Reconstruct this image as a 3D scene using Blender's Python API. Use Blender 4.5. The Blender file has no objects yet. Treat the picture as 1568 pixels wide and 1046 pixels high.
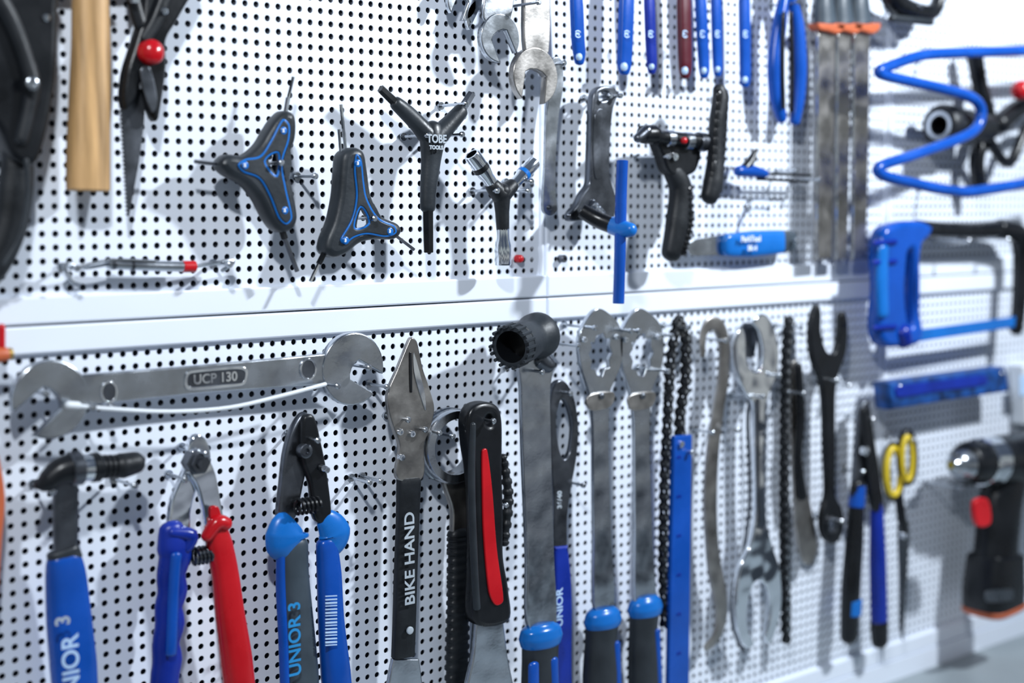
import bpy, math, random
from mathutils import Vector, Matrix
random.seed(4)
# ------------------------------------------------------------------ survey
# wall is the plane y=0 (x along wall, z up).  Tool positions were measured by
# rectifying the photograph onto planes parallel to the wall (distance d from it).
F=2178.0; CX,CY=784.0,522.7
pit=math.atan(207/F); th=math.atan(2616*math.cos(pit)/F)
cp,sp,ct,st=math.cos(pit),math.sin(pit),math.cos(th),math.sin(th)
DIR=Vector((ct*cp,st*cp,-sp)); RIGHT=Vector((st,-ct,0)); UP=RIGHT.cross(DIR)
def ray(px,py): return DIR+RIGHT*((px-CX)/F)-UP*((py-CY)/F)
SEAM_Z=1.40
CAM=Vector((0,0,SEAM_Z))-ray(833,455)*1.62
def P(px,py,d=0.0):
    r=ray(px,py); t=(-d-CAM.y)/r.y
    return CAM+r*t
def K(px,py,d=0.0): return (P(px,py,d)-CAM).dot(DIR)/F
# ------------------------------------------------------------------ materials
MATS={}
def mat(name,col,rough=.5,metal=0.,var=.12,scale=30,bump=0.,spec=.5,coat=0.,rv=.1,stretch=(1,1,1),wavy=0):
    m=bpy.data.materials.new(name); m.use_nodes=True
    nt=m.node_tree; b=nt.nodes['Principled BSDF']
    tc=nt.nodes.new('ShaderNodeTexCoord'); mp=nt.nodes.new('ShaderNodeMapping')
    mp.inputs['Scale'].default_value=stretch
    nz=nt.nodes.new('ShaderNodeTexNoise'); nz.inputs['Scale'].default_value=scale; nz.inputs['Detail'].default_value=6
    nt.links.new(tc.outputs['Object'],mp.inputs[0]); nt.links.new(mp.outputs[0],nz.inputs['Vector'])
    cr=nt.nodes.new('ShaderNodeValToRGB')
    cr.color_ramp.elements[0].position=.3; cr.color_ramp.elements[1].position=.7
    cr.color_ramp.elements[0].color=[max(0,c*(1-var)) for c in col]+[1]
    cr.color_ramp.elements[1].color=[min(1,c*(1+var)) for c in col]+[1]
    nt.links.new(nz.outputs['Fac'],cr.inputs[0]); nt.links.new(cr.outputs[0],b.inputs['Base Color'])
    mr=nt.nodes.new('ShaderNodeMapRange'); mr.inputs['From Min'].default_value=.3; mr.inputs['From Max'].default_value=.7
    mr.inputs['To Min'].default_value=max(.03,rough-rv); mr.inputs['To Max'].default_value=rough+rv
    nt.links.new(nz.outputs['Fac'],mr.inputs['Value']); nt.links.new(mr.outputs[0],b.inputs['Roughness'])
    b.inputs['Metallic'].default_value=metal
    b.inputs['Specular IOR Level'].default_value=spec
    b.inputs['Coat Weight'].default_value=coat
    if bump>0:
        bp=nt.nodes.new('ShaderNodeBump'); bp.inputs['Strength'].default_value=bump; bp.inputs['Distance'].default_value=.002
        n2=nt.nodes.new('ShaderNodeTexNoise'); n2.inputs['Scale'].default_value=scale*8
        nt.links.new(tc.outputs['Object'],n2.inputs['Vector'])
        nt.links.new(n2.outputs['Fac'],bp.inputs['Height']); nt.links.new(bp.outputs[0],b.inputs['Normal'])
        if wavy:
            b2=nt.nodes.new('ShaderNodeBump'); b2.inputs['Strength'].default_value=wavy; b2.inputs['Distance'].default_value=.01
            n3=nt.nodes.new('ShaderNodeTexNoise'); n3.inputs['Scale'].default_value=22; n3.inputs['Detail'].default_value=1
            nt.links.new(tc.outputs['Object'],n3.inputs['Vector']); nt.links.new(n3.outputs['Fac'],b2.inputs['Height'])
            nt.links.new(bp.outputs[0],b2.inputs['Normal']); nt.links.new(b2.outputs[0],b.inputs['Normal'])
    MATS[name]=m; return m
mat('panel_paint',(.78,.83,.92),.42,0,.02,5,.02,spec=.28)
mat('back_hole_shade',(.028,.033,.048),.9)  # shade behind holes and seams is put into this near-black colour
mat('steel',(.50,.53,.57),.23,1.,.18,38,.04,wavy=.22,rv=.08)
mat('steel_dark',(.13,.14,.16),.30,.95,.3,35,.05,wavy=.2)
mat('steel_worn',(.38,.36,.34),.34,1.,.22,40,.06,wavy=.18)
mat('chrome',(.82,.85,.89),.10,1.,.06,20,.01,rv=.05,wavy=.3)
mat('rubber',(.008,.010,.013),.46,0,.3,40,.1,spec=.4)
mat('black',(.005,.006,.008),.30,0,.3,30,.04,spec=.4)
mat('grey_rubber',(.020,.025,.031),.42,0,.25,30,.1,spec=.4)
mat('grey_soft',(.045,.062,.080),.42,0,.2,30,.08,spec=.4)
mat('blue',(.003,.068,.38),.25,0,.15,20,.03,spec=.42)
mat('blue_bright',(.005,.14,.50),.28,0,.12,20,.03,spec=.42)
mat('blue_deep',(.003,.022,.27),.3,0,.2,25,.04,spec=.42)
mat('blue_mottled',(.004,.05,.21),.4,0,.8,60,.2)
mat('red',(.50,.004,.010),.28,0,.15,20,.03)
mat('red_dark',(.08,.003,.012),.35)
mat('orange',(.50,.11,.04),.4)
mat('yellow',(.66,.48,.02),.35)
mat('wood',(.47,.28,.12),.45,0,.38,8,.08,stretch=(14,14,1.2))
mat('white',(.75,.79,.83),.5,0,.03)
mat('label',(.45,.62,.85),.4)
mat('letter_blue',(.02,.26,.6),.4)
mat('letter_grey',(.42,.47,.52),.4)
mat('brass',(.6,.4,.12),.35,1.)
mat('bench',(.27,.31,.33),.45,0,.12,12,.05)
mat('floor_grey',(.2,.22,.23),.5,0,.15,6)
# ------------------------------------------------------------------ mesh builder
REG=[]
class Tool:
    def __init__(s,name): s.name=name; s.v=[]; s.f=[]; s.mi=[]; s.mats=[]
    def add(s,vs,fs,m):
        if m not in s.mats: s.mats.append(m)
        k=s.mats.index(m); o=len(s.v)
        s.v.extend([tuple(v) for v in vs])
        for f in fs: s.f.append([i+o for i in f]); s.mi.append(k)
    def done(s): REG.append(s)
    def build(s,ang=38):
        xs=[[v[i] for v in s.v] for i in range(3)]
        c=[(min(a)+max(a))/2 for a in xs]
        me=bpy.data.meshes.new(s.name)
        me.from_pydata([(v[0]-c[0],v[1]-c[1],v[2]-c[2]) for v in s.v],[],s.f)
        for m in s.mats: me.materials.append(MATS[m])
        me.polygons.foreach_set('material_index',s.mi)
        me.polygons.foreach_set('use_smooth',[True]*len(s.f))
        me.update(); me.set_sharp_from_angle(angle=math.radians(ang))
        ob=bpy.data.objects.new(s.name,me); ob.location=c
        bpy.context.collection.objects.link(ob); return ob
    # ---- flat plates (outline given on the wall-parallel plane)
    def curve(s,loops,d,t,m,bevel,shrink=0):
        cu=bpy.data.curves.new('t','CURVE'); cu.dimensions='2D'; cu.fill_mode='BOTH'
        bevel=min(bevel,t*.45)
        cu.extrude=max(t/2-bevel,0.0001); cu.bevel_depth=bevel; cu.bevel_resolution=2; cu.offset=-bevel-shrink
        for lp in loops:
            sp_=cu.splines.new('POLY'); sp_.points.add(len(lp)-1); sp_.use_cyclic_u=True
            for i,(x,z) in enumerate(lp): sp_.points[i].co=(x,z,0,1)
        ob=bpy.data.objects.new('t',cu); bpy.context.collection.objects.link(ob)
        dg=bpy.context.evaluated_depsgraph_get(); dg.update()
        me=bpy.data.meshes.new_from_object(ob.evaluated_get(dg))
        vs=[(v.co.x,-d-v.co.z,v.co.y) for v in me.vertices]; fs=[list(p.vertices) for p in me.polygons]
        s.add(vs,fs,m)
        bpy.data.objects.remove(ob); bpy.data.curves.remove(cu); bpy.data.meshes.remove(me)
    def plate(s,out,d,t,m,holes=(),bevel=.0008,smooth=True,shrink=0):
        loops=[]
        for o in [out]+list(holes):
            q=[]
            for p in o:
                w=P(p[0],p[1],d); q.append((w.x,w.z,len(p)>2))
            loops.append(cr_closed(q) if smooth else [(a[0],a[1]) for a in q])
        s.curve(loops,d,t,m,bevel,shrink)
    def mplate(s,pts,c,ang,d,t,m,holes=(),bevel=.0008):
        o=P(c[0],c[1],d); ca,sa=math.cos(ang),math.sin(ang)
        s.curve([[(o.x+x*ca-z*sa,o.z+x*sa+z*ca) for x,z in lp] for lp in [pts]+list(holes)],d,t,m,bevel)
    # ---- swept bodies
    def sweep3(s,pts,m,flat=1.,seg=16,sub=5,cap='round',sq=1.,ridges=0,amp=.12,closed=False):
        Q=[]
        n=len(pts)
        if ridges: sub=max(sub,int(ridges*6/(n-1)))
        rng=range(n if closed else n-1)
        for i in rng:
            a=pts[i-1] if (i>0 or closed) else pts[i]; b=pts[i]; c=pts[(i+1)%n]
            e=pts[(i+2)%n] if (i+2<n or closed) else c
            for k in range(sub):
                u=k/sub
                h=lambda p0,p1,p2,p3: p1+(p2-p0)*(.5*u)+(p0*2-p1*5+p2*4-p3)*(.5*u*u)+(p1*3-p0-p2*3+p3)*(.5*u**3)
                Q.append((h(a[0],b[0],c[0],e[0]), b[1]+(c[1]-b[1])*u))
        if not closed: Q.append(pts[-1])
        if ridges:
            N=len(Q)
            Q=[(q,r*(1-amp*(.5-.5*math.copysign(min(1,abs(2*math.cos(2*math.pi*ridges*i/(N-1)))),math.cos(2*math.pi*ridges*i/(N-1)))))) for i,(q,r) in enumerate(Q)]
        N=len(Q)
        def frame(i):
            if closed: t=Q[(i+1)%N][0]-Q[i-1][0]
            else: t=Q[min(i+1,N-1)][0]-Q[max(i-1,0)][0]
            t.normalize()
            ref=Vector((0,-1,0)) if abs(t.y)<.9 else Vector((0,0,1))
            nn=t.cross(ref).normalized(); bb=nn.cross(t).normalized()
            return t,nn,bb
        def ring(c,r,nn,bb):
            o=[]
            for k in range(seg):
                a=2*math.pi*k/seg; x,y=math.cos(a),math.sin(a)
                x=math.copysign(abs(x)**sq,x); y=math.copysign(abs(y)**sq,y)
                o.append(c+nn*(r*x)+bb*(r*y*flat))
            return o
        vs=[];
        if not closed:
            t,nn,bb=frame(0); c,r=Q[0]
            if cap=='round':
                for a in (80,50,25): vs.append(ring(c-t*(r*.8*flat**.5*math.sin(math.radians(a))),r*math.cos(math.radians(a)),nn,bb))
            elif cap=='flat': vs.append(ring(c-t*(r*.08),r*.9,nn,bb))
        for i in range(N):
            t,nn,bb=frame(i); vs.append(ring(Q[i][0],Q[i][1],nn,bb))
        if not closed:
            t,nn,bb=frame(N-1); c,r=Q[-1]
            if cap=='round':
                for a in (25,50,80): vs.append(ring(c+t*(r*.8*flat**.5*math.sin(math.radians(a))),r*math.cos(math.radians(a)),nn,bb))
            elif cap=='flat': vs.append(ring(c+t*(r*.08),r*.9,nn,bb))
        R=len(vs); V=[v for rg in vs for v in rg]; Fs=[]
        for i in range(R if closed else R-1):
            for k in range(seg):
                a=i*seg+k; b=i*seg+(k+1)%seg; j=(i+1)%R
                Fs.append([a,j*seg+k,j*seg+(k+1)%seg,b])
        if not closed:
            Fs.append(list(range(seg))); Fs.append([(R-1)*seg+k for k in reversed(range(seg))])
        s.add(V,Fs,m)
    def sweep(s,pts,m,d=.025,**kw):
        L=[]
        for p in pts:
            dd=p[3] if len(p)>3 else d
            L.append((P(p[0],p[1],dd),p[2]*K(p[0],p[1],dd)))
        s.sweep3(L,m,**kw)
    # ---- turned bodies
    def lathe(s,o,ax,prof,m,seg=28,closed=False):
        ax=ax.normalized(); ref=Vector((0,0,1)) if abs(ax.z)<.9 else Vector((1,0,0))
        n=ax.cross(ref).normalized(); b=ax.cross(n)
        V=[];Fs=[]
        for h,r in prof:
            for k in range(seg):
                a=2*math.pi*k/seg; V.append(o+ax*h+(n*math.cos(a)+b*math.sin(a))*max(r,1e-5))
        R=len(prof)
        for i in range(R if closed else R-1):
            j=(i+1)%R
            for k in range(seg): Fs.append([i*seg+k,i*seg+(k+1)%seg,j*seg+(k+1)%seg,j*seg+k])
        s.add(V,Fs,m)
    def button(s,px,py,d,rpx,h,m,dome=.35):
        o=P(px,py,d); r=rpx*K(px,py,d); 
        s.lathe(o,Vector((0,-1,0)),[(-h,0),(-h,r),(h*.6,r),(h,r*.85),(h+r*dome*.6,r*.5),(h+r*dome*.75,0)],m,24)
    def screw(s,px,py,d,rpx,h=.003,m='chrome'):
        o=P(px,py,d); r=rpx*K(px,py,d)
        s.lathe(o,Vector((0,-1,0)),[(-h,0),(-h,r),(h,r),(h*1.2,r*.85),(h*1.2,r*.45),(h*.5,r*.4),(h*.5,0)],m,20)
    def prism(s,pts,y0,y1,m):
        n=len(pts); V=[(x,y0,z) for x,z in pts]+[(x,y1,z) for x,z in pts]
        Fs=[list(range(n)),[n+i for i in reversed(range(n))]]+[[i,n+i,n+(i+1)%n,(i+1)%n] for i in range(n)]
        s.add(V,Fs,m)
    def box(s,a,b,m):
        s.prism([(a[0],a[2]),(b[0],a[2]),(b[0],b[2]),(a[0],b[2])],a[1],b[1],m)
    def text(s,body,px,py,size,ang,d,m,sx=1.0):
        cu=bpy.data.curves.new('t','FONT'); cu.body=body; cu.align_x='CENTER'; cu.align_y='CENTER'
        cu.size=size*K(px,py,d)*1.35; cu.extrude=.0003; cu.offset=.0003
        ob=bpy.data.objects.new('t',cu); bpy.context.collection.objects.link(ob)
        dg=bpy.context.evaluated_depsgraph_get(); dg.update()
        me=bpy.data.meshes.new_from_object(ob.evaluated_get(dg)); o=P(px,py,d); a=math.radians(ang)
        vs=[(o.x+v.co.x*sx*math.cos(a)-v.co.y*math.sin(a), -d-v.co.z, o.z+v.co.x*sx*math.sin(a)+v.co.y*math.cos(a)) for v in me.vertices]
        s.add(vs,[list(p.vertices) for p in me.polygons],m)
        bpy.data.objects.remove(ob); bpy.data.curves.remove(cu); bpy.data.meshes.remove(me)
    def socket(s,a,b,rpx,d,m='chrome',inner='black'):
        A=P(a[0],a[1],d); B=P(b[0],b[1],d); r=rpx*K(b[0],b[1],d); L=(B-A).length
        s.lathe(A,B-A,[(0,0),(0,r*.75),(L*.35,r*.8),(L*.5,r),(L*.96,r),(L,r*.94),(L,r*.72)],m,24)
        s.lathe(A,B-A,[(L,r*.72),(L*.6,r*.7),(L*.6,0)],inner,12)
    def helix(s,a,b,rpx,turns,wire,d,m):
        A=P(a[0],a[1],d); B=P(b[0],b[1],d); k=K(a[0],a[1],d); ax=(B-A); L=ax.length; ax.normalize()
        u=Vector((0,-1,0)); w=ax.cross(u)
        n=turns*10; pts=[(A+ax*(L*i/n)+(u*math.cos(i*math.pi/5)+w*math.sin(i*math.pi/5))*rpx*k,wire*k) for i in range(n+1)]
        s.sweep3(pts,m,seg=6,sub=1)
    def chain(s,pts,d,m,wpx):
        L=[P(x,y,d) for x,y in pts]; pitch=.0127; samp=[L[0]]; i=0
        dense=[]
        for a,b in zip(L[:-1],L[1:]):
            for k in range(60): dense.append(a.lerp(b,k/60))
        for q in dense:
            if (q-samp[-1]).length>=pitch: samp.append(q)
        r=wpx*K(pts[0][0],pts[0][1],d)
        for i,(a,b) in enumerate(zip(samp[:-1],samp[1:])):
            v=(b-a); l=v.length; v.normalize(); n=Vector((-v.z,0,v.x))
            o=[]
            for k in range(-3,4):
                t=math.radians(k*30); o.append(b+v*(math.cos(t)*r)+n*(math.sin(t)*r))
            o.append((a+b)/2+n*r*.45)
            for k in range(-3,4):
                t=math.radians(k*30); o.append(a-v*(math.cos(t)*r)-n*(math.sin(t)*r))
            o.append((a+b)/2-n*r*.45)
            off=.0042 if i%2 else .0028
            for sg in (-1,1):
                y=-d+sg*off; s.prism([(q.x,q.z) for q in o],y-.0006,y+.0006,m)
            s.lathe(a,Vector((0,-1,0)),[(-.0056,0),(-.0056,r*.4),(.0056,r*.4),(.0056,0)],'steel',10)
            s.lathe(a,Vector((0,-1,0)),[(-.0025,r*.75),(.0025,r*.75)],m,10)
def cr_closed(q,sub=6):
    n=len(q); out=[]
    for i in range(n):
        p0,p1,p2,p3=q[i-1],q[i],q[(i+1)%n],q[(i+2)%n]
        l=math.hypot(p2[0]-p1[0],p2[1]-p1[1])
        def tan(a,b,c,sharp):
            if sharp: return (0,0)
            x,y=(c[0]-a[0])*.5,(c[1]-a[1])*.5; m=math.hypot(x,y)
            k=min(1,l*1.1/m) if m>1e-9 else 0
            return (x*k,y*k)
        t1=tan(p0,p1,p2,p1[2]); t2=tan(p1,p2,p3,p2[2])
        for k in range(sub):
            u=k/sub; h1=2*u**3-3*u*u+1; h2=u**3-2*u*u+u; h3=-2*u**3+3*u*u; h4=u**3-u*u
            out.append((h1*p1[0]+h2*t1[0]+h3*p2[0]+h4*t2[0],h1*p1[1]+h2*t1[1]+h3*p2[1]+h4*t2[1]))
    return out
def circ(cx,cy,rx,ry,n=12): return [(cx+rx*math.cos(-2*math.pi*i/n),cy+ry*math.sin(-2*math.pi*i/n)) for i in range(n)]
def jaw(R,w,depth,tip=1.0):
    a0=math.asin(min(.95,w/2/R)); pts=[]
    for i in range(33):
        a=a0+(2*math.pi-2*a0)*i/32
        k=1-.10*max(0,-math.cos(a))+.06*max(0,math.cos(a))*tip
        pts.append((R*k*math.cos(a),R*k*math.sin(a)))
    x=R-depth
    pts+=[(x+w*.12,-w/2),(x,-w*.3),(x-w*.05,0),(x,w*.3),(x+w*.12,w/2)]
    return pts
LOOSE=Tool('peg_hooks')
def peg(px,py,d=.025,L=.022,m='steel',loose=False):
    T_=LOOSE if loose else REG[-1]
    o=P(px,py,d); k=.0016
    T_.lathe(Vector((o.x,0,o.z)),Vector((0,-1,0)),[(.0005,k),(.0005,k*2.6),(.003,k*2.6),(.003,k),(d+L*.6,k),(d+L*.6,k*1.9),(d+L*.6+.003,k*1.9),(d+L*.6+.004,k*1.2),(d+L*.6+.004,0)],m,14)

# ------------------------------------------------------------------ pegboards
pitch=.012; NC,NR=52,43; W=.648; fx=.012; fz=.025; H=NR*pitch+2*fz; hr=.0030
def make_panel():
    T=Tool('pegboard'); V=[];Fs=[]
    unit=[]; 
    for k in range(16):
        a=2*math.pi*k/16; c,s_=math.cos(a),math.sin(a); m=max(abs(c),abs(s_))
        unit.append((c,s_,c/m*pitch/2,s_/m*pitch/2))
    for i in range(NC):
        for j in range(NR):
            x=fx+(i+.5)*pitch; z=fz+(j+.5)*pitch; o=len(V)
            for c,s_,_,_ in unit: V.append((x+c*hr,0,z+s_*hr))
            for _,_,a,b in unit: V.append((x+a,0,z+b))
            for c,s_,_,_ in unit: V.append((x+c*hr,.0015,z+s_*hr))
            for k in range(16):
                l=(k+1)%16
                Fs.append([o+k,o+l,o+16+l,o+16+k]); Fs.append([o+k,o+32+k,o+32+l,o+l])
    T.add(V,Fs,'panel_paint')
    def fl(x0,z0,x1,z1,h=.0035):
        b=.0016; g=.0009
        x0+=g if x0==0 else 0; z0+=g if z0==0 else 0; x1-=g if x1==W else 0; z1-=g if z1==H else 0
        q=[(x0,z0),(x1,z0),(x1,z1),(x0,z1)]; r=[(x0+b,z0+b),(x1-b,z0+b),(x1-b,z1-b),(x0+b,z1-b)]
        V=[(x,.016,z) for x,z in q]+[(x,-h+b*.7,z) for x,z in q]+[(x,-h,z) for x,z in r]
        F_=[[i,(i+1)%4,4+(i+1)%4,4+i] for i in range(4)]+[[4+i,4+(i+1)%4,8+(i+1)%4,8+i] for i in range(4)]+[[8,9,10,11]]
        T.add(V,F_,'panel_paint')
    fl(0,0,W,fz,.006); fl(0,H-fz,W,H,.006); fl(0,fz,fx*.6,H-fz,.002); fl(W-fx*.6,fz,W,H-fz,.002)
    for x0,x1 in ((fx*.6,fx),(W-fx,W-fx*.6)):
        T.add([(x0,0,fz),(x1,0,fz),(x1,0,H-fz),(x0,0,H-fz)],[[0,1,2,3]],'panel_paint')
    me=bpy.data.meshes.new('pegboard'); me.from_pydata(T.v,[],T.f); me.materials.append(MATS['panel_paint']); me.update()
    return me
pm=make_panel()
for i in range(-2,4):
    for j in range(2):
        ob=bpy.data.objects.new('pegboard',pm); ob.location=(i*W,0,SEAM_Z-H+j*H); bpy.context.collection.objects.link(ob)
BZ=SEAM_Z-H-.03
def boxobj(name,a,b,m):
    T=Tool(name); T.box(a,b,m); T.done()
boxobj('wall_back',(-3,.02,0),(5,.14,2.7),'back_hole_shade')
boxobj('floor',(-3,-4,-.05),(5,.14,0),'floor_grey')
T=Tool('workbench')
T.box((-1.6,-.62,BZ-.04),(3.2,.018,BZ),'bench'); 
for x in (-1.5,.2,1.6,3.0):
    for y in (-.56,-.06): T.box((x,y,0),(x+.05,y+.05,BZ-.04),'steel_dark')
T.box((-1.5,-.5,.25),(3.05,-.05,.28),'bench'); T.done()
T=Tool('trim_1'); T.box((-1.6,-.008,BZ),(3.2,.016,SEAM_Z-H),'panel_paint'); T.done()

# ================================================================== TOOLS upper row
T=Tool('bolt_cutter')
T.plate([(-40,-40),(74,-40),(80,20),(80,70),(77,120),(70,170),(60,215),(50,245),(35,256),(12,245),(-10,200),(-40,160)],.03,.03,'black',bevel=.006)
T.sweep([(-20,-30,15),(15,30,14),(38,90,13),(48,130,14),(42,170,12),(32,215,11)],'rubber',d=.046)
T.sweep([(28,225,24),(24,290,28),(14,350,27),(-12,410,24),(-50,450,18)],'rubber',d=.03,flat=.6,sub=8)
T.sweep([(40,245,4),(42,300,4),(30,360,4),(5,405,3)],'grey_rubber',d=.046)
T.screw(48,128,.060,10,m='steel'); T.done(); peg(60,30,.03)

T=Tool('hammer')
T.sweep([(137,-40,27),(139,60,29),(137,150,31),(135,240,33),(135,290,33)],'wood',d=.03,flat=.72,cap='flat',sq=.8,seg=24)
T.sweep([(70,-55,22),(95,-57,24),(110,-58,20),(170,-60,24),(215,-62,18)],'steel_dark',d=.03,cap='flat'); T.done(); peg(118,-25,.03); peg(156,-25,.03)

T=Tool('folding_saw')
bl=[(188,140,1),(222,135,1),(220,190),(212,250),(197,332,1)]
n=30
for i in range(n):
    t=i/n; x=194-12*t; y=330-190*t
    bl+= [(x-1.8,y-2,1),(x+1.6,y-4.5,1)]
T.plate(bl,.024,.002,'steel_dark',smooth=False,bevel=.0003)
T.plate([(228,-40),(300,-40),(268,30),(250,62),(250,100),(244,150),(236,186),(224,165),(214,122),(205,150),(190,168),(184,150),(188,110),(200,70),(212,30)],.03,.016,'black',bevel=.004)
T.sweep([(262,-30,10),(240,30,10),(222,60,9)],'rubber',d=.04,flat=.5)
T.sweep([(200,-40,11),(205,0,12),(216,40,12)],'black',d=.034,flat=.6)
T.plate([(214,108),(228,102),(240,150),(234,172),(222,150)],.04,.003,'steel_dark')
T.button(231,80,.042,19,.007,'red',.4); T.screw(206,-2,.044,7); T.done(); peg(240,20,.03)

def yhex(out,hole,blue,hole2,keys):
    T=Tool('three_way_hex_wrench')
    T.plate(out,.034,.022,'grey_rubber',holes=[hole],bevel=.0065)
    T.plate(blue,.0450,.003,'blue_bright',holes=[hole2],bevel=.001)
    T.plate(blue,.0458,.003,'grey_rubber',holes=[hole2],bevel=.001,shrink=.0017)
    for k,r,m in keys: T.sweep([(x,y,r) for x,y in k],m,d=.034,seg=6,cap='flat')
    return T
T=yhex([(416,182),(430,170),(445,178),(446,212),(434,250),(442,290),(449,332),(440,352),(420,354),(404,335),(388,305),(368,282),(342,268),(330,252),(342,237),(368,238),(390,222),(404,200)],
 [(406,246),(426,234),(424,268)],
 [(434,182),(443,192),(442,215),(432,250),(438,290),(447,332),(438,344),(426,334),(412,300),(396,274),(372,264),(364,252),(376,243),(398,238),(414,215),(426,192)],
 [(406,247),(425,235),(423,268)],
 [([(436,180),(441,150)],4,'steel'),([(441,152),(449,118)],2.6,'chrome'),([(345,252),(320,250),(298,247)],3,'steel_dark'),([(428,340),(436,365)],6,'black'),([(434,360),(455,415)],4,'steel_dark')])
for cx,cy in [(375,253),(436,322),(434,200)]: T.button(cx,cy,.0465,6,.0012,'blue_bright',.05); T.text('2',cx,cy,5,0,.0485,'white')
T.done(); peg(414,250,.034,.03)
T=yhex([(518,236),(534,226),(550,233),(556,262),(562,300),(578,330),(602,342),(608,354),(598,366),(570,366),(545,372),(524,388),(505,394),(491,384),(492,366),(503,338),(511,300),(514,262)],
 [(551,314),(566,342),(541,350)],
 [(545,236),(553,245),(557,280),(562,305),(579,333),(603,345),(606,357),(590,363),(562,359),(542,364),(528,374),(521,366),(538,335),(545,300),(542,260)],
 [(552,318),(564,341),(543,348)],
 [([(530,236),(526,200),(522,160)],2.8,'chrome'),([(522,238),(519,198)],2.6,'steel'),([(498,384),(488,404)],5,'black'),([(490,400),(475,431)],3,'chrome'),([(600,356),(634,382)],2.6,'steel_dark')])
for cx,cy in [(597,354),(529,368),(548,250)]: T.button(cx,cy,.0465,6,.0012,'blue_bright',.05); T.text('3',cx,cy,5,0,.0485,'white')
T.done(); peg(556,334,.034,.03)

T=Tool('y_handle_wrench')
T.sweep([(662,215,18),(640,190,14),(622,172,13),(606,158,11)],'grey_rubber',d=.034,flat=.8)
T.sweep([(608,160,8),(583,136,7)],'black',d=.034,seg=6,cap='flat')
T.sweep([(664,215,18),(688,190,14),(706,170,12)],'grey_rubber',d=.034,flat=.8)
T.sweep([(704,172,8),(722,144,7)],'steel_dark',d=.034,seg=6,cap='flat')
T.sweep([(663,196,17),(662,215,22),(660,245,17),(656,290,14),(655,318,13)],'grey_rubber',d=.034,flat=.7)
T.sweep([(655,316,9),(656,386,8)],'black',d=.034,seg=6,cap='flat')
T.text('TOBE',669,213,13,0,.0475,'letter_grey',.85); T.text('TOOLS',668,226,6,0,.0475,'letter_grey'); T.done()
peg(642,208,.03); peg(690,207,.03,.03); peg(700,160,.03)

T=Tool('y_socket_wrench')
T.sweep([(766,298,15),(754,284,12)],'rubber',d=.034); T.socket((758,288),(722,236),13,.034)
T.sweep([(770,298,14),(784,284,11)],'rubber',d=.034); T.socket((782,288),(818,248),11,.034)
T.sweep([(768,292,15),(769,325,11),(770,352,10)],'rubber',d=.034); T.socket((770,345),(770,406),13,.034)
T.sweep([(734,254,13.5),(738,260,13.5)],'black',d=.034,cap='flat'); T.sweep([(800,268,11.5),(804,264,11.5)],'blue_bright',d=.034,cap='flat'); T.done()
peg(748,292,.03); peg(795,292,.03); peg(800,278,.03)
T=Tool('red_panel_screw'); T.button(795,396,.004,6,.004,'red'); T.done()
T=Tool('panel_screw'); T.screw(861,396,.004,6,.004,'steel_dark'); T.done()

T=Tool('spring_tension_gauge')
T.sweep([(165,404,8),(240,407,8),(285,408,8)],'steel',d=.02,cap='flat')
T.sweep([(280,408,9),(298,408,9)],'red',d=.02,cap='flat'); T.sweep([(200,406,9),(204,406,9)],'steel_dark',d=.02,cap='flat'); T.sweep([(170,404,9),(176,404,9)],'steel_dark',d=.02,cap='flat')
T.sweep([(165,404,3),(130,410,3),(104,404,3),(98,410,3),(112,432,3)],'steel',d=.02,seg=8)
T.sweep([(298,408,3),(352,399,3),(354,405,3),(340,414,3)],'steel',d=.02,seg=8)
T.sweep([(108,412,2),(170,398,2),(240,400,2)],'steel',d=.024,seg=6); T.done(); peg(340,404,.02); peg(108,410,.02)

def owrench(name,heads,shank,d,t,m,text=None):
    T=Tool(name)
    for (cx,cy,R,w,dep,ang) in heads:
        k=K(cx,cy,d); T.mplate(jaw(R*k,w*k,dep*k),(cx,cy),math.radians(ang),d,t,m,bevel=.0012)
    if shank: T.plate(shank,d,t*.7,m,bevel=.0015)
    return T
owrench('open_end_wrench',[(762,56,38,34,44,-62)],[(738,28),(756,-70),(784,-70),(780,28)],.034,.008,'steel').done(); peg(772,-30,.03)
owrench('open_end_wrench',[(738,28,32,26,38,-120)],[(728,10),(735,-70),(754,-70),(758,10)],.02,.006,'chrome').done(); peg(742,-40,.025)
owrench('open_end_wrench',[(706,2,28,22,34,-115)],[(696,-20),(700,-90),(718,-90),(722,-20)],.02,.006,'steel').done(); peg(710,-60,.02)
owrench('open_end_wrench',[(817,114,45,42,50,-98)],[(802,80),(806,-70),(834,-70),(838,80)],.034,.009,'steel_worn').done(); peg(795,8,.03,.05)
T=Tool('cone_wrench')
T.plate([(843,92),(858,92),(861,130),(854,180),(850,240),(850,300),(852,322),(840,331),(830,320),(833,250),(835,180),(841,130)],.02,.004,'steel'); T.button(842,318,.023,4,.001,'steel_dark'); T.done()
peg(850,98,.02)

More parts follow.
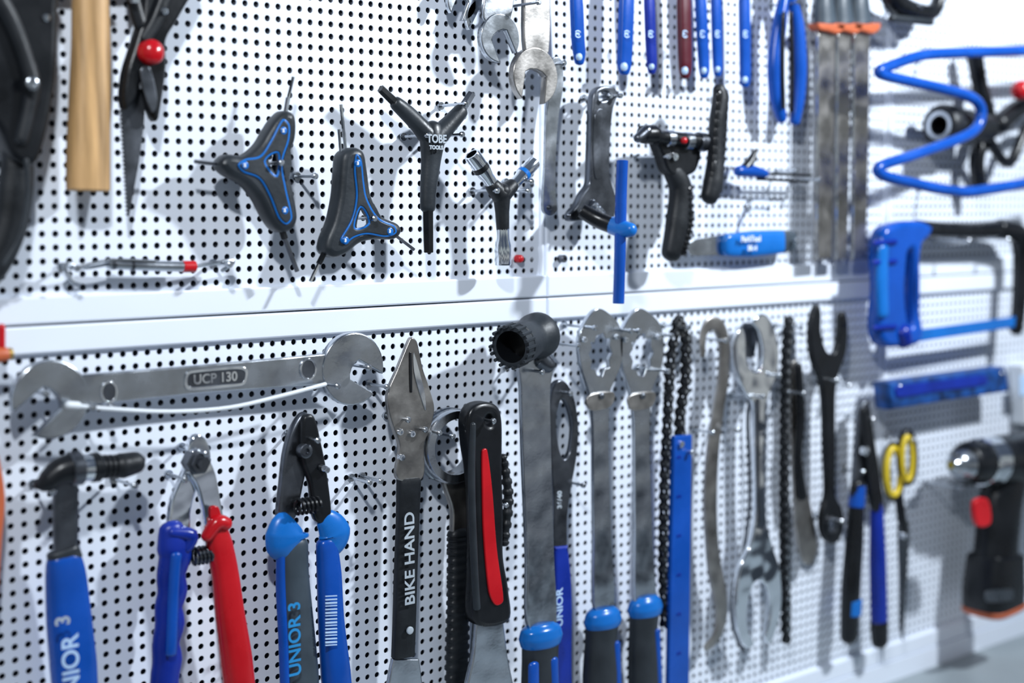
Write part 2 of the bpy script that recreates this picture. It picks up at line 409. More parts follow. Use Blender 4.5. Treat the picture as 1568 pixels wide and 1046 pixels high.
T=Tool('adjustable_wrench')
T.plate([(903,158),(907,140),(920,132),(936,134),(941,146),(934,170),(930,220),(930,270),(938,300),(938,325),(930,345),(915,342),(905,335),(885,338),(870,338),(868,328),(880,312),(888,296),(898,280),(900,240)],.03,.011,'steel_dark',holes=[[(914,143),(926,141),(926,152),(914,154)]],bevel=.002)
T.plate([(912,172),(924,170),(921,220),(921,270),(911,272),(908,220)],.0358,.0012,'steel_dark')
T.sweep([(905,312,8),(922,330,8)],'steel',d=.038,cap='flat',ridges=5,amp=.2); T.done(); peg(936,148,.03); peg(920,148,.03)
T=Tool('sliding_t_handle')
T.sweep([(953,246,9),(951,300,9),(949,400,9),(947,464,9)],'blue',d=.085,cap='flat')
T.sweep([(890,322,11,.044),(915,336,13,.056),(940,346,13,.072)],'black',cap='flat'); T.sweep([(938,345,14,.07),(952,350,14,.085),(966,352,11,.098)],'blue_bright'); T.done(); peg(905,330,.03)

T=Tool('chain_breaker')
T.sweep([(984,206,14),(1000,206,15),(1012,210,11),(1050,214,11),(1082,218,12)],'black',d=.05,cap='flat')
T.sweep([(1020,212,13),(1028,212,13)],'steel',d=.05,cap='flat'); T.sweep([(1048,216,14),(1056,216,14)],'steel',d=.05,cap='flat'); T.sweep([(1068,217,15),(1078,218,15)],'steel_dark',d=.05,cap='flat')
T.sweep([(976,212,7),(990,200,9)],'steel_dark',d=.055)
T.sweep([(1101,136,11),(1103,152,14),(1098,185,14),(1096,220,13),(1095,250,15),(1092,280,18),(1086,302,15)],'rubber',d=.06,flat=.8)
for i in range(11):
    y=150+i*13.5; T.sweep([(1103-i*.9-3,y,13.5+(i>7)*3),(1103-i*.9+9,y+1,11)],'black',d=.064,flat=.35,sq=.8)
T.plate([(1002,210),(1062,212),(1058,262),(1022,268),(1008,240)],.04,.018,'black',bevel=.003)
T.sweep([(1030,262,17),(1042,290,21),(1038,340,22),(1028,388,18)],'rubber',d=.04,flat=.75,sub=8)
T.sweep([(1050,290,11),(1052,340,12),(1044,385,9)],'black',d=.045,ridges=11,amp=.25)
T.screw(1032,240,.05,6); T.button(1048,215,.06,5,.002,'red'); T.done(); peg(1010,240,.04)

T=Tool('spoke_key')
T.sweep([(1130,262,8),(1150,262,10),(1172,266,6)],'blue',d=.03); T.sweep([(1172,266,2.5),(1242,268,2.5)],'black',d=.03,seg=6)
T.sweep([(1160,274,2.5),(1238,278,2.5)],'black',d=.03,seg=6); T.sweep([(1140,258,8),(1150,245,7),(1157,230,3)],'black',d=.03); T.done(); peg(1240,275,.03); peg(1205,262,.02); peg(1162,320,.02)
T=Tool('putty_knife')
T.plate([(1052,380),(1060,368),(1090,362),(1118,360),(1118,390),(1090,391),(1058,391)],.018,.002,'steel',bevel=.0004)
T.sweep([(1112,375,17),(1150,373,20),(1195,370,18)],'blue_bright',d=.022,flat=.5,sq=.6); T.sweep([(1196,370,18),(1212,368,15)],'grey_soft',d=.022,flat=.5,sq=.6)
T.text('ParkTool',1150,366,9,0,.0355,'white'); T.text('SK-4',1152,380,8,0,.0355,'white'); T.done(); peg(1205,368,.02)

for (x0,x1,yb,r,m) in [(880,887,95,12,'blue'),(961,956,110,14,'blue'),(992,998,110,10,'blue_deep'),(1046,1049,116,13,'red_dark'),(1070,1078,116,11,'blue'),(1095,1099,114,10,'blue'),(1139,1141,130,11,'blue')]:
    T=Tool('dipped_handle_wrench')
    T.sweep([(x0,-45,r*.8),(x0+(x1-x0)*.4,10,r),(x0+(x1-x0)*.7,60,r),(x1,yb-14,r*.95),(x1,yb,r*.7)],m,d=.028,flat=.55,sq=.75)
    T.sweep([(x0,-100,r*.6),(x0,-40,r*.6)],'steel',d=.028,flat=.4,cap='flat')
    T.lathe(P(x0,-112,.028),Vector((0,-1,0)),[(-.003,.004),(-.003,.011),(.003,.011),(.003,.004)],'steel',20,closed=True)
    T.text('(3)',(x0+x1)/2+1,52,8,90,.0385,'label')
    T.button(x1,yb-8,.036,r*.45,.0015,'label'); T.done(); peg(x0,-112,.03)
T=Tool('combination_pliers')
T.sweep([(1203,-12,8),(1193,40,13),(1187,100,14),(1190,150,13),(1197,182,9)],'blue',d=.03,flat=.8,sub=8)
T.sweep([(1210,-12,8),(1221,40,12),(1224,100,13),(1222,150,12),(1217,186,9)],'blue',d=.03,flat=.8,sub=8)
T.sweep([(1200,20,3),(1198,100,3.5),(1200,165,3)],'black',d=.04); T.sweep([(1211,20,3),(1213,100,3.5),(1212,170,3)],'black',d=.04)
T.plate([(1196,-10),(1198,-60),(1206,-95),(1214,-60),(1218,-10)],.03,.01,'steel'); T.screw(1207,-20,.037,8); T.done(); peg(1207,5,.03)
for k,(xa,xb) in enumerate([(1250,1277),(1280,1301),(1305,1330)]):
    T=Tool('flat_file'); xm=(xa+xb)/2
    T.sweep([(xm+2,-60,12),(xm,-20,15),(xm-1,10,20),(xm,36,23)],'grey_soft',d=.03,flat=.6,cap='flat')
    T.plate([(xm-20,36,1),(xm+24,36,1),(xm+22,46),(xm+12,53),(xm,50),(xm-16,46)],.032,.018,'orange',bevel=.003)
    T.plate([(xa,48,1),(xb,48,1),(xb-2,220,1),(xb-6,396,1),(xa-2,398,1),(xa,220,1)],.03,.006,'steel_worn',bevel=.0018)
    T.sweep([(xa+2,55,2),(xa+1,394,2)],'chrome',d=.034,seg=8); T.done(); peg(xm,-60,.03)

T=Tool('bent_tube_frame')
T.sweep([(1640,74,8.5),(1560,78,8.5),(1440,82,8.5),(1400,88,8.5),(1358,103,8.5),(1346,109,8.5),(1356,116,8.5),(1400,126,8.5),(1440,135,8.5),(1482,147,8.5),(1499,160,8.5),(1502,178,8.5),(1494,197,8.5),(1470,212,8.5),(1400,237,8.5),(1356,251,8.5),(1344,260,8.5),(1356,270,8.5),(1400,281,8.5),(1450,291,8.5),(1500,292,8.5),(1640,268,8.5)],'blue',d=.09,sub=5)
T.done(); peg(1480,85,.08,.02); peg(1480,290,.08,.02)
T=Tool('headset_press')
A=P(1438,192,.05); k=K(1438,192,.05)
ax=Vector((1,.0,0))
T.lathe(A,ax,[(0,14*k),(0,30*k),(.006,33*k),(.02,33*k),(.024,29*k),(.07,27*k),(.08,22*k),(.12,22*k),(.12,0)],'rubber')
T.lathe(A,ax,[(0,14*k),(.04,14*k),(.04,0)],'black')
T.lathe(A+Vector((-.001,0,0)),ax,[(0,16*k),(0,22*k),(.002,22*k)],'steel')
T.sweep([(1492,82,13),(1500,130,12),(1512,190,14),(1496,240,12),(1500,290,11)],'black',d=.035)
T.sweep([(1530,190,16),(1560,165,14),(1600,150,14)],'black',d=.04); T.sweep([(1515,215,8),(1545,250,8),(1575,190,8),(1600,180,8)],'black',d=.05)
T.done(); peg(1500,180,.035)
T=Tool('red_knob_clamp'); T.sweep([(1562,138,15),(1575,138,15)],'red',d=.065); T.sweep([(1575,138,8),(1640,138,8)],'steel',d=.065); T.done(); peg(1600,138,.05)
T=Tool('clamp'); T.sweep([(1355,-30,14),(1375,8,18),(1425,20,12),(1440,-10,10)],'black',d=.04); T.sweep([(1365,28,6),(1425,34,6)],'grey_rubber',d=.05); T.done(); peg(1395,12,.04)

T=Tool('hacksaw')
T.plate([(1345,352),(1368,340),(1400,338),(1418,346),(1414,362),(1402,376),(1398,420),(1398,470),(1404,508),(1396,526),(1370,530),(1345,528),(1336,500),(1340,440),(1338,390)],.045,.026,'blue',holes=[[(1380,388),(1388,384),(1391,430),(1389,495),(1382,500),(1376,450)]],bevel=.008)
T.sweep([(1352,380,12),(1350,430,14),(1352,480,13)],'blue_bright',d=.058,flat=.5)
T.sweep([(1380,508,15),(1384,522,13)],'blue_deep',d=.055)
for yy in (372,402,502): T.sweep([(1338,yy,4),(1372,yy-2,4)],'blue_deep',d=.060,flat=.6)
T.sweep([(1405,350,14),(1440,352,12),(1490,353,12),(1535,350,14)],'black',d=.045,sub=5,cap='flat')
T.sweep([(1530,350,15),(1556,356,16),(1564,380,14),(1563,420,12),(1560,470,11),(1556,505,10)],'black',d=.045,sub=6)
T.plate([(1398,506,1),(1556,484,1),(1556,500,1),(1398,524,1)],.045,.005,'blue_bright',bevel=.001); T.done(); peg(1470,368,.045); peg(1530,366,.045)

# ================================================================== TOOLS lower row
T=Tool('headset_wrench'); d=.026
for cx,cy,R,w,dep,ang in [(80,607,61,46,64,218),(534,562,56,32,52,-30)]:
    k=K(cx,cy,d); T.mplate(jaw(R*k,w*k,dep*k,1.5),(cx,cy),math.radians(ang),d,.009,'steel',bevel=.0015)
T.plate([(112,574,1),(300,559,1),(500,541,1),(506,587,1),(300,602,1),(116,622,1)],d,.0065,'steel',bevel=.0015)
lab=[(284,574),(292,567),(360,561),(378,564),(378,582),(370,590),(300,597),(284,594)]
inn=[(288,576),(295,571),(360,565),(374,568),(374,580),(368,586),(300,592),(288,590)]
T.plate(inn,d+.0034,.001,'steel_dark',bevel=.0002)
T.plate(lab,d+.0040,.0014,'chrome',holes=[inn],bevel=.0004)
T.text('UCP 130',330,579,15,0,d+.0044,'chrome')
for cx,cy in [(167,600),(472,565)]:
    T.plate(circ(cx,cy,13,17),d+.0040,.0014,'chrome',holes=[circ(cx,cy,10,14)],bevel=.0004)
    T.plate(circ(cx,cy,10,14),d+.0034,.001,'steel_dark',bevel=.0002)
T.done(); peg(128,620,d,.03); peg(160,620,.02); peg(500,588,d,.03); peg(548,560,d,.03); peg(60,600,.02)
T=Tool('white_spoke_wire'); T.sweep([(108,620,3.2),(170,626,3.2),(260,630,3.2),(350,624,3.2),(430,606,3.2),(498,588,3.2)],'white',d=.042,seg=8); T.sweep([(104,620,6),(120,621,6)],'white',d=.042); T.done()

T=Tool('crank_puller')
T.sweep([(100,735,19),(100,790,20),(100,850,18)],'steel_dark',d=.03,flat=.45,sq=.6)
T.sweep([(96,842,25),(100,858,27)],'grey_rubber',d=.03,flat=.55,cap='flat',sq=.7)
T.sweep([(98,858,27),(101,885,31),(106,950,34),(113,1020,35),(118,1100,32)],'blue',d=.03,flat=.6,sq=.7,seg=24)
T.sweep([(58,742,8),(70,738,16),(92,722,21),(112,716,24)],'black',d=.045)
T.sweep([(108,718,27),(122,716,27)],'steel_dark',d=.045,cap='flat'); T.sweep([(122,717,22),(152,715,20)],'chrome',d=.045,cap='flat')
T.sweep([(140,716,23),(150,715,23)],'black',d=.045,cap='flat'); T.sweep([(150,715,19),(188,713,18)],'black',d=.045,cap='flat',ridges=6,amp=.12)
T.sweep([(186,713,20),(208,708,17)],'rubber',d=.045); T.sweep([(205,706,8),(217,704,7)],'black',d=.045)
T.text('3',97,950,24,90,.0555,'letter_grey'); T.text('UNIOR',110,1030,28,90,.0565,'label'); T.done(); peg(70,748,.03); peg(195,740,.03)

T=Tool('cable_cutter')
T.plate([(288,676),(300,664),(314,674),(320,700),(310,726),(298,750),(290,780),(286,815),(258,815),(260,770),(272,738),(282,712)],.026,.009,'chrome',bevel=.002)
T.plate([(292,690),(310,690),(326,718),(334,755),(340,806),(316,808),(308,775),(300,745),(288,722)],.034,.007,'chrome',bevel=.002)
T.lathe(P(302,708,.038),Vector((0,-1,0)),[(-.01,0),(-.01,.012),(.003,.012),(.004,.0095),(.008,.0095),(.008,.005),(.011,.005),(.011,0)],'steel_dark',6)
T.plate([(322,778),(334,776),(338,796),(324,800)],.039,.002,'red')
T.sweep([(262,810,20),(266,835,27),(268,852,26),(262,880,23),(264,905,24),(258,930,22),(260,955,24),(254,985,22),(256,1010,24),(252,1040,23),(250,1100,22)],'blue_deep',d=.03,flat=.7,sub=4,seg=20)
T.sweep([(262,815,8),(292,820,12),(284,840,9)],'blue_deep',d=.036)
T.sweep([(270,850,9),(266,900,9),(262,1000,9)],'blue',d=.044,flat=.5)
T.sweep([(328,800,16),(336,835,21),(345,880,21),(352,940,23),(362,1010,25),(372,1100,24)],'red',d=.034,flat=.7,sub=5,seg=20,sq=.8)
T.sweep([(316,822,9),(332,800,12),(346,802,11)],'red',d=.04)
T.helix((296,852),(332,846),12,6,3.2,.032,'steel_dark'); T.done(); peg(300,690,.03,.03); peg(272,730,.02)

T=Tool('side_cutting_pliers')
T.plate([(458,634),(468,632),(472,665),(470,700),(462,740),(448,795),(424,798),(428,740),(434,690),(445,655)],.028,.01,'steel_dark',bevel=.003)
T.plate([(462,640),(478,636),(490,680),(500,735),(504,795),(480,795),(472,740),(460,700)],.036,.009,'black',bevel=.003)
T.screw(466,690,.043,11,.004,'steel_dark'); T.screw(494,716,.045,5)
T.helix((454,776),(486,772),11,5,3,.042,'black')
T.sweep([(448,800,26),(442,808,33),(440,818,38),(440,830,37),(446,842,26)],'blue_bright',d=.032,flat=.45,sub=4,cap='flat')
T.sweep([(450,834,23),(450,880,24),(455,950,26),(461,1030,28),(464,1100,27)],'grey_soft',d=.032,flat=.65,sq=.8,seg=20)
T.sweep([(430,842,7),(430,900,8),(434,980,8),(438,1100,8)],'blue',d=.034)
T.sweep([(496,792,16),(506,804,24),(512,816,28),(510,828,24),(502,840,19)],'blue_bright',d=.036,flat=.5,sub=4,cap='flat')
T.sweep([(500,832,17),(504,880,20),(507,950,21),(514,1030,24),(520,1100,24)],'blue',d=.036,flat=.7,sq=.8,seg=20)
T.text('UNIOR 3',452,978,22,90,.0495,'letter_blue')
for i in range(16): T.plate([(498,912+i*5,1),(516,911+i*5,1),(516,912.6+i*5+(i%3)*.6,1),(498,913.6+i*5+(i%3)*.6,1)],.0495,.0012,'label',smooth=False,bevel=.0002)
T.done(); peg(470,670,.036,.03); peg(488,716,.03)

T=Tool('chain_keeper_wrench')
T.plate([(625,520),(630,516),(637,524),(645,562),(656,595),(663,625),(657,655),(648,680),(645,732),(606,732),(610,685),(602,660),(593,630),(592,600),(606,566)],.030,.006,'steel_worn',bevel=.0015)
T.plate([(627,540),(630,540),(631,600),(628,600)],.0335,.0012,'black')
T.plate([(634,540),(650,600),(652,628),(645,610),(634,570)],.0335,.0008,'chrome')
for x,y in [(612,661),(630,664),(614,700)]: T.screw(x,y,.0335,5)
T.sweep([(626,732,21),(624,800,20),(621,880,20),(619,950,20),(617,1004,20)],'rubber',d=.028,flat=.4,sq=.55,cap='flat',seg=24)
T.text('BIKE HAND',628,855,19,90,.0378,'letter_grey',1.1)
T.button(628,965,.037,6,.001,'letter_grey',.1)
T.plate([(600,1008,1),(640,1008,1),(644,1040),(648,1090),(590,1090),(594,1040)],.028,.006,'steel',bevel=.0015); T.done(); peg(612,640,.026); peg(638,655,.026); 

T=Tool('lockring_wrench')
LD=.022; k=K(690,682,LD); O=P(690,682,LD)
T.lathe(O,Vector((0,-1,0)),[(-.010,43*k),(-.010,55*k),(-.008,58*k),(-.003,58*k),(-.002,54*k),(.002,54*k),(.003,58*k),(.009,58*k),(.012,55*k),(.012,43*k)],'steel',48,closed=True)
T.plate([(678,730),(722,728),(722,780),(718,830),(692,830),(690,780)],LD,.008,'steel_worn',bevel=.002)
T.sweep([(703,818,21),(702,900,20),(700,1000,21),(700,1100,21)],'rubber',d=LD,flat=.55,sq=.7,ridges=22,amp=.12); T.done(); peg(680,665,.03); peg(660,660,.03)
T=Tool('inner_cable_puller')
T.plate([(708,640),(718,620),(738,614),(756,622),(762,648),(762,720),(764,790),(764,850),(772,900),(772,948),(722,952),(719,880),(720,800),(716,720),(710,680)],.048,.02,'black',holes=[circ(742,642,6,8)],bevel=.005)
T.plate([(738,690),(745,688),(753,750),(760,840),(770,918),(758,926),(748,905),(740,820),(738,750)],.0585,.003,'red',bevel=.001)
T.sweep([(770,700,7),(778,760,9),(772,830,8)],'rubber',d=.042,ridges=9,amp=.25)
T.sweep([(724,650,5),(722,740,6),(726,860,6),(730,930,6)],'grey_rubber',d=.058)
T.plate([(726,950,1),(768,948,1),(774,1000),(784,1090),(712,1090),(722,1000)],.046,.008,'steel',bevel=.002); T.done(); peg(742,642,.055); peg(762,770,.03)

T=Tool('cassette_socket_wrench')
d=.05; k=K(782,530,.07); O=P(782,531,.075); ax=Vector((.86,.36,.10)).normalized(); R=32*k
T.lathe(O,ax,[(0,R*.78),(0,R),(.012,R),(.013,R*1.05),(.03,R*1.02),(.045,R*.9),(.05,R*.95),(.058,R*1.15),(.068,R*1.15),(.07,R*.7),(.082,R*.6),(.082,0)],'grey_rubber',36)
T.lathe(O,ax,[(0,R*.78),(.03,R*.76),(.03,0)],'black',30)
n1=ax.cross(Vector((0,0,1))).normalized(); n2=ax.cross(n1)
for i in range(18):
    a=2*math.pi*i/18; c=O+(n1*math.cos(a)+n2*math.sin(a))*R*1.0
    T.sweep3([(c-ax*.005,.0021),(c+ax*.014,.0021)],'grey_rubber',seg=6,sub=1,cap='flat')
T.plate([(796,545),(843,545),(840,600),(842,700),(846,850),(848,960),(808,960),(805,850),(799,700),(796,600)],.045,.007,'steel',bevel=.0015)
T.sweep([(827,550,17,.045),(840,560,12,.05)],'steel_dark')
T.sweep([(828,956,26),(828,962,36),(828,974,40),(828,986,36)],'blue_bright',d=.045,flat=.6,sub=4,seg=24,cap='flat')
T.sweep([(828,980,34),(827,1010,33),(827,1100,36)],'grey_rubber',d=.045,flat=.6,seg=24)
T.sweep([(817,1018,10),(817,1090,11)],'blue',d=.063,flat=.5); T.sweep([(848,1010,8),(850,1090,9)],'blue',d=.058,flat=.5); T.done(); peg(872,528,.05)
peg(822,568,.055,.012)

T=Tool('ring_spanner')
T.plate([(846,588),(856,581),(868,590),(878,615),(883,655),(880,700),(872,745),(866,790),(864,840),(845,840),(846,780),(842,720),(838,650),(840,610)],.022,.008,'steel_dark',holes=[[(856,612),(866,620),(874,650),(870,690),(860,702),(852,680),(849,640)]],bevel=.002)
T.plate([(844,835,1),(866,833,1),(872,900),(872,1000),(870,1090),(846,1090),(846,950)],.022,.012,'blue_deep',bevel=.004)
T.text('UNIOR',857,930,14,90,.0285,'label'); T.text('36/40',857,765,9,90,.0265,'letter_grey'); T.done(); peg(860,600,.022); peg(880,740,.02)

def bbw(dx):
    o=lambda L:[(p[0]+dx,)+tuple(p[1:]) for p in L]
    T=Tool('bottom_bracket_wrench')
    T.plate(o([(893,494),(906,476),(916,472),(928,478),(944,494),(951,520),(949,556),(938,584),(932,600),(930,640),(930,700),(934,820),(938,935),(910,935),(908,820),(907,700),(906,640),(900,600),(888,562),(884,520)]),.034,.006,'steel',holes=[o([(902,524,1),(908,524,1),(911,514,1),(921,510,1),(924,518,1),(932,518,1),(931,530,1),(935,540,1),(930,550,1),(931,562,1),(924,564,1),(920,576,1),(912,574,1),(909,566,1),(902,564,1),(904,552,1),(899,542,1),(904,534,1)])],bevel=.0008)
    T.plate(o([(900,606),(938,600),(934,622),(904,628)]),.038,.003,'steel_worn')
    for a,b in [(894,520),(944,516)]: T.screw(a+dx,b,.038,4)
    T.button(921+dx,606,.04,5,.002,'steel_dark')
    return T
T=bbw(0)
T.sweep([(923,932,24),(923,938,31),(923,950,35),(923,958,32)],'blue_bright',d=.034,flat=.62,sub=4,seg=24,cap='flat')
T.sweep([(922,954,30),(920,985,29),(920,1030,33),(920,1100,33)],'grey_rubber',d=.034,flat=.65,seg=24)
T.sweep([(944,985,7),(946,1090,9)],'blue',d=.045,flat=.6); T.done()
peg(893,500,.034,.03); peg(948,505,.034,.03)
T=bbw(63)
T.sweep([(988,914,22),(988,920,29),(988,930,33),(988,940,30)],'blue_bright',d=.034,flat=.62,sub=4,seg=24,cap='flat')
T.sweep([(987,936,28),(985,966,26),(986,1010,29),(988,1100,31)],'grey_rubber',d=.034,flat=.65,seg=24)
T.sweep([(1006,966,6),(1010,1090,8)],'blue',d=.045,flat=.6); T.done()
peg(960,505,.034,.03); peg(1010,512,.034,.03); peg(1005,566,.034,.03)

T=Tool('chain_whip')
T.chain([(1040,490),(1050,515),(1050,580),(1040,640),(1042,680)],.03,'black',7.5)
T.chain([(1036,494),(1028,540),(1022,640),(1017,740),(1015,860),(1018,960)],.03,'black',6.5)
T.plate([(1030,667,1),(1057,665,1),(1054,900),(1052,1100,1),(1020,1100,1),(1024,900)],.036,.007,'blue',bevel=.0015)
for yy in range(700,1060,60): T.text('3',1040,yy,9,90,.0398,'blue_deep')
T.screw(1043,680,.041,5,.002); T.done(); peg(1041,500,.03); peg(1045,690,.03)

T=Tool('hook_spanner')
T.sweep([(1076,545,5),(1076,515,7),(1086,496,10),(1100,500,12),(1109,530,12),(1107,580,12),(1099,630,12),(1091,690,13),(1087,760,14),(1089,820,13),(1094,870,14),(1102,910,14),(1104,945,12),(1096,975,9),(1080,992,6)],'steel_worn',d=.026,flat=.32,sq=.6,sub=5)
T.done(); peg(1098,520,.026); peg(1106,655,.02,.04); peg(1078,660,.02)

T=Tool('double_open_end_wrench')
T.plate([(1150,492),(1166,480),(1180,496),(1189,530),(1187,570),(1176,598),(1169,620),(1167,700),(1170,790),(1180,835),(1191,870),(1194,920),(1186,962),(1176,985),(1170,972),(1176,940),(1174,905),(1162,888),(1150,895),(1142,925),(1142,960),(1152,985),(1140,990),(1128,965),(1124,920),(1130,870),(1146,832),(1154,790),(1153,700),(1151,620),(1140,604),(1128,575),(1124,530),(1130,500),(1138,512),(1140,550),(1150,568),(1162,564),(1166,540),(1160,510)],.032,.008,'chrome',bevel=.002)
T.plate([(1157,610,1),(1163,610,1),(1163,800,1),(1160,800,1)],.0365,.001,'steel_dark'); T.done()
peg(1150,605,.032,.03); peg(1170,572,.02,.04)
T=Tool('double_open_end_wrench')
T.plate([(1134,505),(1148,496),(1160,515),(1162,560),(1150,600),(1144,640),(1146,700),(1146,780),(1136,850),(1122,900),(1120,950),(1130,985),(1140,1000),(1132,960),(1134,910),(1146,870),(1160,800),(1162,700),(1160,640),(1164,600),(1176,560),(1172,515),(1160,500),(1152,540),(1144,545)],.018,.006,'steel_dark',bevel=.0015); T.done()
peg(1135,606,.02)

T=Tool('chain_whip')
T.chain([(1208,492),(1204,540),(1202,640),(1201,760),(1202,880),(1204,985)],.026,'black',8)
T.plate([(1210,560),(1218,552),(1224,600),(1226,680),(1230,730),(1242,785),(1250,835),(1242,862),(1228,858),(1218,810),(1214,740),(1210,660)],.02,.005,'steel_worn',bevel=.001)
T.sweep([(1222,560,6),(1226,640,7),(1222,700,6),(1228,760,8)],'black',d=.03); T.done(); peg(1208,500,.026,.03); peg(1215,510,.02); peg(1212,600,.026,.03)

T=Tool('fork_spanner')
T.plate([(1242,480),(1250,466),(1254,480),(1254,510),(1262,536),(1272,542),(1280,530),(1283,500),(1284,482),(1291,478),(1295,500),(1292,540),(1280,575),(1276,610),(1276,690),(1276,755),(1286,778),(1289,805),(1280,828),(1266,830),(1256,812),(1256,785),(1263,755),(1261,690),(1259,620),(1254,582),(1242,550),(1238,512)],.03,.009,'black',holes=[circ(1272,803,7,10)],bevel=.002)
T.lathe(P(1272,803,.034),Vector((0,-1,0)),[(-.002,.008),(-.002,.012),(.003,.012),(.003,.008)],'steel_dark',24,closed=True)
T.done(); peg(1262,580,.03,.03); peg(1282,588,.02,.03); peg(1275,795,.03)

T=Tool('caliper_pliers')
T.plate([(1316,622),(1326,612),(1332,640),(1330,690),(1320,750),(1306,752),(1308,700),(1312,650)],.03,.009,'steel_dark',bevel=.003)
T.plate([(1318,630),(1328,625),(1336,670),(1344,720),(1350,775),(1336,780),(1326,720)],.038,.008,'black',bevel=.002); T.screw(1324,690,.044,7)
T.sweep([(1313,742,12),(1308,830,16),(1303,900,17),(1300,975,15)],'black',d=.034,flat=.8)
T.sweep([(1314,744,13),(1311,775,14.5)],'blue',d=.034,flat=.85,cap='flat'); T.sweep([(1304,918,18),(1303,940,17.5)],'blue_bright',d=.034,flat=.85,cap='flat')
T.sweep([(1342,770,11),(1344,860,15),(1346,940,15),(1347,978,14)],'blue_deep',d=.034,flat=.8); T.sweep([(1346,955,15.5),(1347,982,14)],'black',d=.034,flat=.85)
T.done(); peg(1324,640,.03,.02); peg(1308,720,.02)

T=Tool('scissors')
def loop(cx,cy,rx,ry,r,m,d,tilt=0):
    L=[]
    for i in range(14):
        a=2*math.pi*i/14; x,y=rx*math.cos(a),ry*math.sin(a)
        L.append((P(cx+x+y*tilt,cy+y,d),r*K(cx,cy,d)))
    T.sweep3(L,m,closed=True,sub=3,seg=12)
loop(1368,722,11,36,5,'yellow',.034); loop(1368,722,13,41,6,'black',.026); loop(1389,700,10,38,7,'black',.036); loop(1389,702,8,33,4.5,'yellow',.042)
T.sweep([(1376,758,9),(1380,790,9),(1384,815,8)],'black',d=.034,flat=.6)
T.plate([(1376,800),(1390,800),(1388,880),(1382,980,1),(1378,960),(1377,880)],.034,.004,'steel_dark',bevel=.001); T.screw(1383,820,.038,5); T.done(); peg(1385,672,.035)

T=Tool('scrub_brush')
T.plate([(1348,585,1),(1440,572,1),(1526,560,1),(1534,598,1),(1440,612,1),(1352,626,1)],.035,.03,'blue_mottled',bevel=.004)
T.plate([(1372,592),(1440,582),(1508,574),(1510,588),(1440,598),(1374,608)],.051,.003,'blue_deep'); T.done(); peg(1360,590,.03,.03); peg(1515,570,.03,.03)

T=Tool('cordless_drill')
T.sweep([(1456,712,7),(1462,712,14),(1466,711,20),(1478,710,26)],'steel',d=.075,cap='flat')
T.sweep([(1478,709,30),(1486,708,33),(1500,707,35)],'black',d=.075,cap='flat')
T.sweep([(1500,707,37),(1512,706,38),(1518,706,38)],'chrome',d=.075,cap='flat')
T.sweep([(1518,705,36),(1540,704,38),(1580,702,42),(1660,700,44),(1720,700,38)],'black',d=.075,seg=24)
T.sweep([(1450,740,3),(1530,742,3)],'steel',d=.05)
T.sweep([(1545,715,38),(1532,770,40),(1526,830,40),(1524,870,42)],'black',d=.07,flat=.75,seg=20)
T.plate([(1490,768),(1510,764),(1514,800),(1494,804)],.104,.008,'red',bevel=.002)
T.sweep([(1525,850,42),(1522,900,46),(1522,925,45)],'black',d=.07,flat=.8,cap='flat',sq=.5,seg=24)
T.sweep([(1522,926,47),(1522,931,46)],'orange',d=.07,flat=.8,cap='flat',sq=.5,seg=24)
T.plate([(1510,905),(1550,902),(1550,918),(1512,921)],.107,.002,'steel_dark'); T.done(); peg(1460,745,.05,.02); peg(1560,740,.05)
T=Tool('parts_box'); T.plate([(1556,560,1),(1640,550,1),(1640,640,1),(1560,648,1)],.017,.026,'white',smooth=False,bevel=.002); T.plate([(1562,575,1),(1630,568,1),(1630,600,1),(1562,606,1)],.031,.001,'label',smooth=False); T.done(); peg(1600,600,.03,.005)
T=Tool('screwdriver'); T.sweep([(-60,548,14),(-10,544,13),(8,542,11)],'orange',d=.03); T.sweep([(8,542,10),(18,541,9)],'brass',d=.03,cap='flat'); T.sweep([(2,500,6),(2,530,6)],'red',d=.03); T.done(); peg(-30,548,.03)
T=Tool('pliers'); T.sweep([(-14,700,12),(-6,760,13),(-10,830,12),(-18,930,13)],'orange',d=.03); T.sweep([(-40,720,12),(-38,930,13)],'orange',d=.03)
T.plate([(-30,650),(-18,650),(-4,720),(-44,720)],.03,.01,'steel'); T.done(); peg(-24,690,.03)
for x,y in [(553,735),(570,733),(470,270),(505,380),(1165,305),(580,590)]: peg(x,y,.02,loose=True)
LOOSE.done()
for t_ in REG: t_.build()

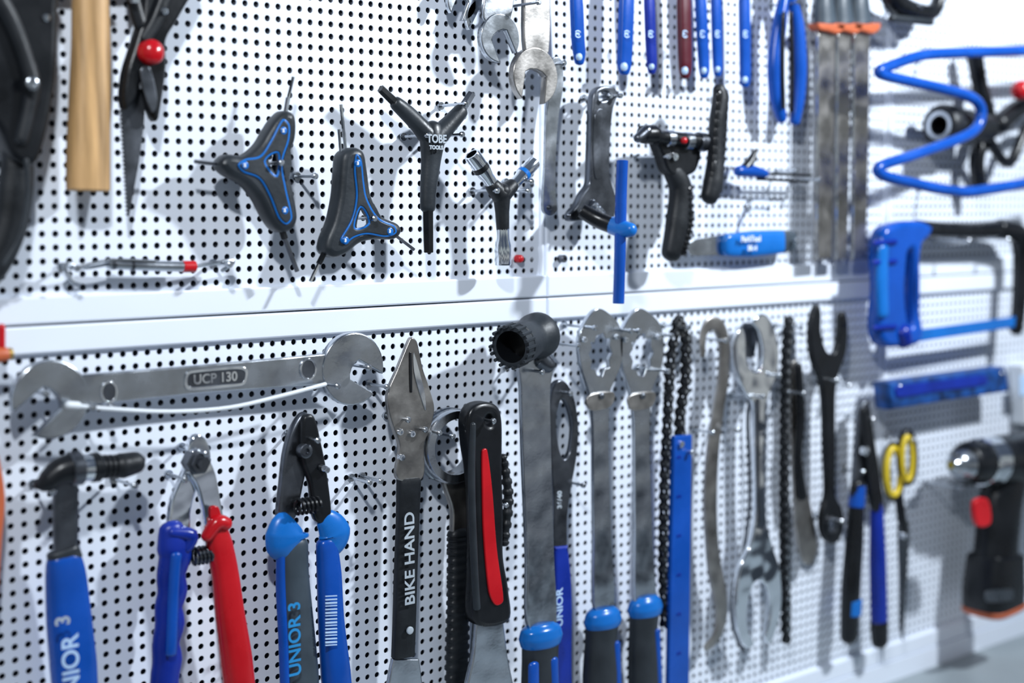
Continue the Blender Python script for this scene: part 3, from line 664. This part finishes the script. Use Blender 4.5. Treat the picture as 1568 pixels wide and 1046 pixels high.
# ------------------------------------------------------------------ light
w=bpy.data.worlds.new('World'); bpy.context.scene.world=w; w.use_nodes=True
bg=w.node_tree.nodes['Background']; nt=w.node_tree
tc=nt.nodes.new('ShaderNodeTexCoord'); sx=nt.nodes.new('ShaderNodeSeparateXYZ'); nz=nt.nodes.new('ShaderNodeTexNoise'); nz.inputs['Scale'].default_value=4.0; nz.inputs['Detail'].default_value=2
nt.links.new(tc.outputs['Generated'],nz.inputs['Vector']); nt.links.new(tc.outputs['Generated'],sx.inputs[0])
ma=nt.nodes.new('ShaderNodeMath'); ma.operation='MULTIPLY_ADD'; nt.links.new(nz.outputs['Fac'],ma.inputs[0]); ma.inputs[1].default_value=.5; ma.inputs[2].default_value=-.25
ad=nt.nodes.new('ShaderNodeMath'); ad.operation='ADD'; nt.links.new(sx.outputs['Z'],ad.inputs[0]); nt.links.new(ma.outputs[0],ad.inputs[1])
mr=nt.nodes.new('ShaderNodeMapRange'); mr.inputs['From Min'].default_value=-1; nt.links.new(ad.outputs[0],mr.inputs['Value'])
cr=nt.nodes.new('ShaderNodeValToRGB'); e=cr.color_ramp.elements
e[0].position=0; e[0].color=(.05,.065,.09,1); e[1].position=1; e[1].color=(.22,.28,.38,1)
for p_,c_ in [(.30,(.06,.08,.12,1)),(.36,(.80,.88,1,1)),(.42,(.08,.10,.15,1)),(.455,(.95,1,1,1)),(.50,(.10,.13,.2,1)),(.54,(.9,1,1,1)),(.60,(.12,.16,.24,1))]:  # invented bright and dark bands, added to streak the metal reflections
    q=e.new(p_); q.color=c_
nt.links.new(mr.outputs[0],cr.inputs[0]); nt.links.new(cr.outputs[0],bg.inputs[0]); bg.inputs[1].default_value=.5
def area(name,loc,tgt,sx,sy,e,col):
    l=bpy.data.lights.new(name,'AREA'); l.shape='RECTANGLE'; l.size=sx; l.size_y=sy; l.energy=e; l.color=col
    o=bpy.data.objects.new(name,l); o.location=loc
    o.rotation_euler=(Vector(tgt)-Vector(loc)).to_track_quat('-Z','Y').to_euler(); bpy.context.collection.objects.link(o)
area('ceiling_lamp',(-1.0,-1.0,2.3),(-.1,0,1.35),.08,.06,15,(.90,.95,1))
area('ceiling_lamp',(.85,-1.0,2.3),(-.05,0,1.30),.09,.06,35,(.86,.93,1))
# ------------------------------------------------------------------ camera
cam=bpy.data.cameras.new('camera'); co=bpy.data.objects.new('camera',cam); bpy.context.collection.objects.link(co)
M=Matrix((RIGHT,UP,-DIR)).transposed().to_4x4(); M.translation=CAM; co.matrix_world=M
cam.sensor_width=36; cam.lens=F/1568*36; cam.clip_start=.05
cam.dof.use_dof=True; cam.dof.focus_distance=1.46; cam.dof.aperture_fstop=2.2
bpy.context.scene.camera=co
bpy.context.scene.view_settings.view_transform='Standard'
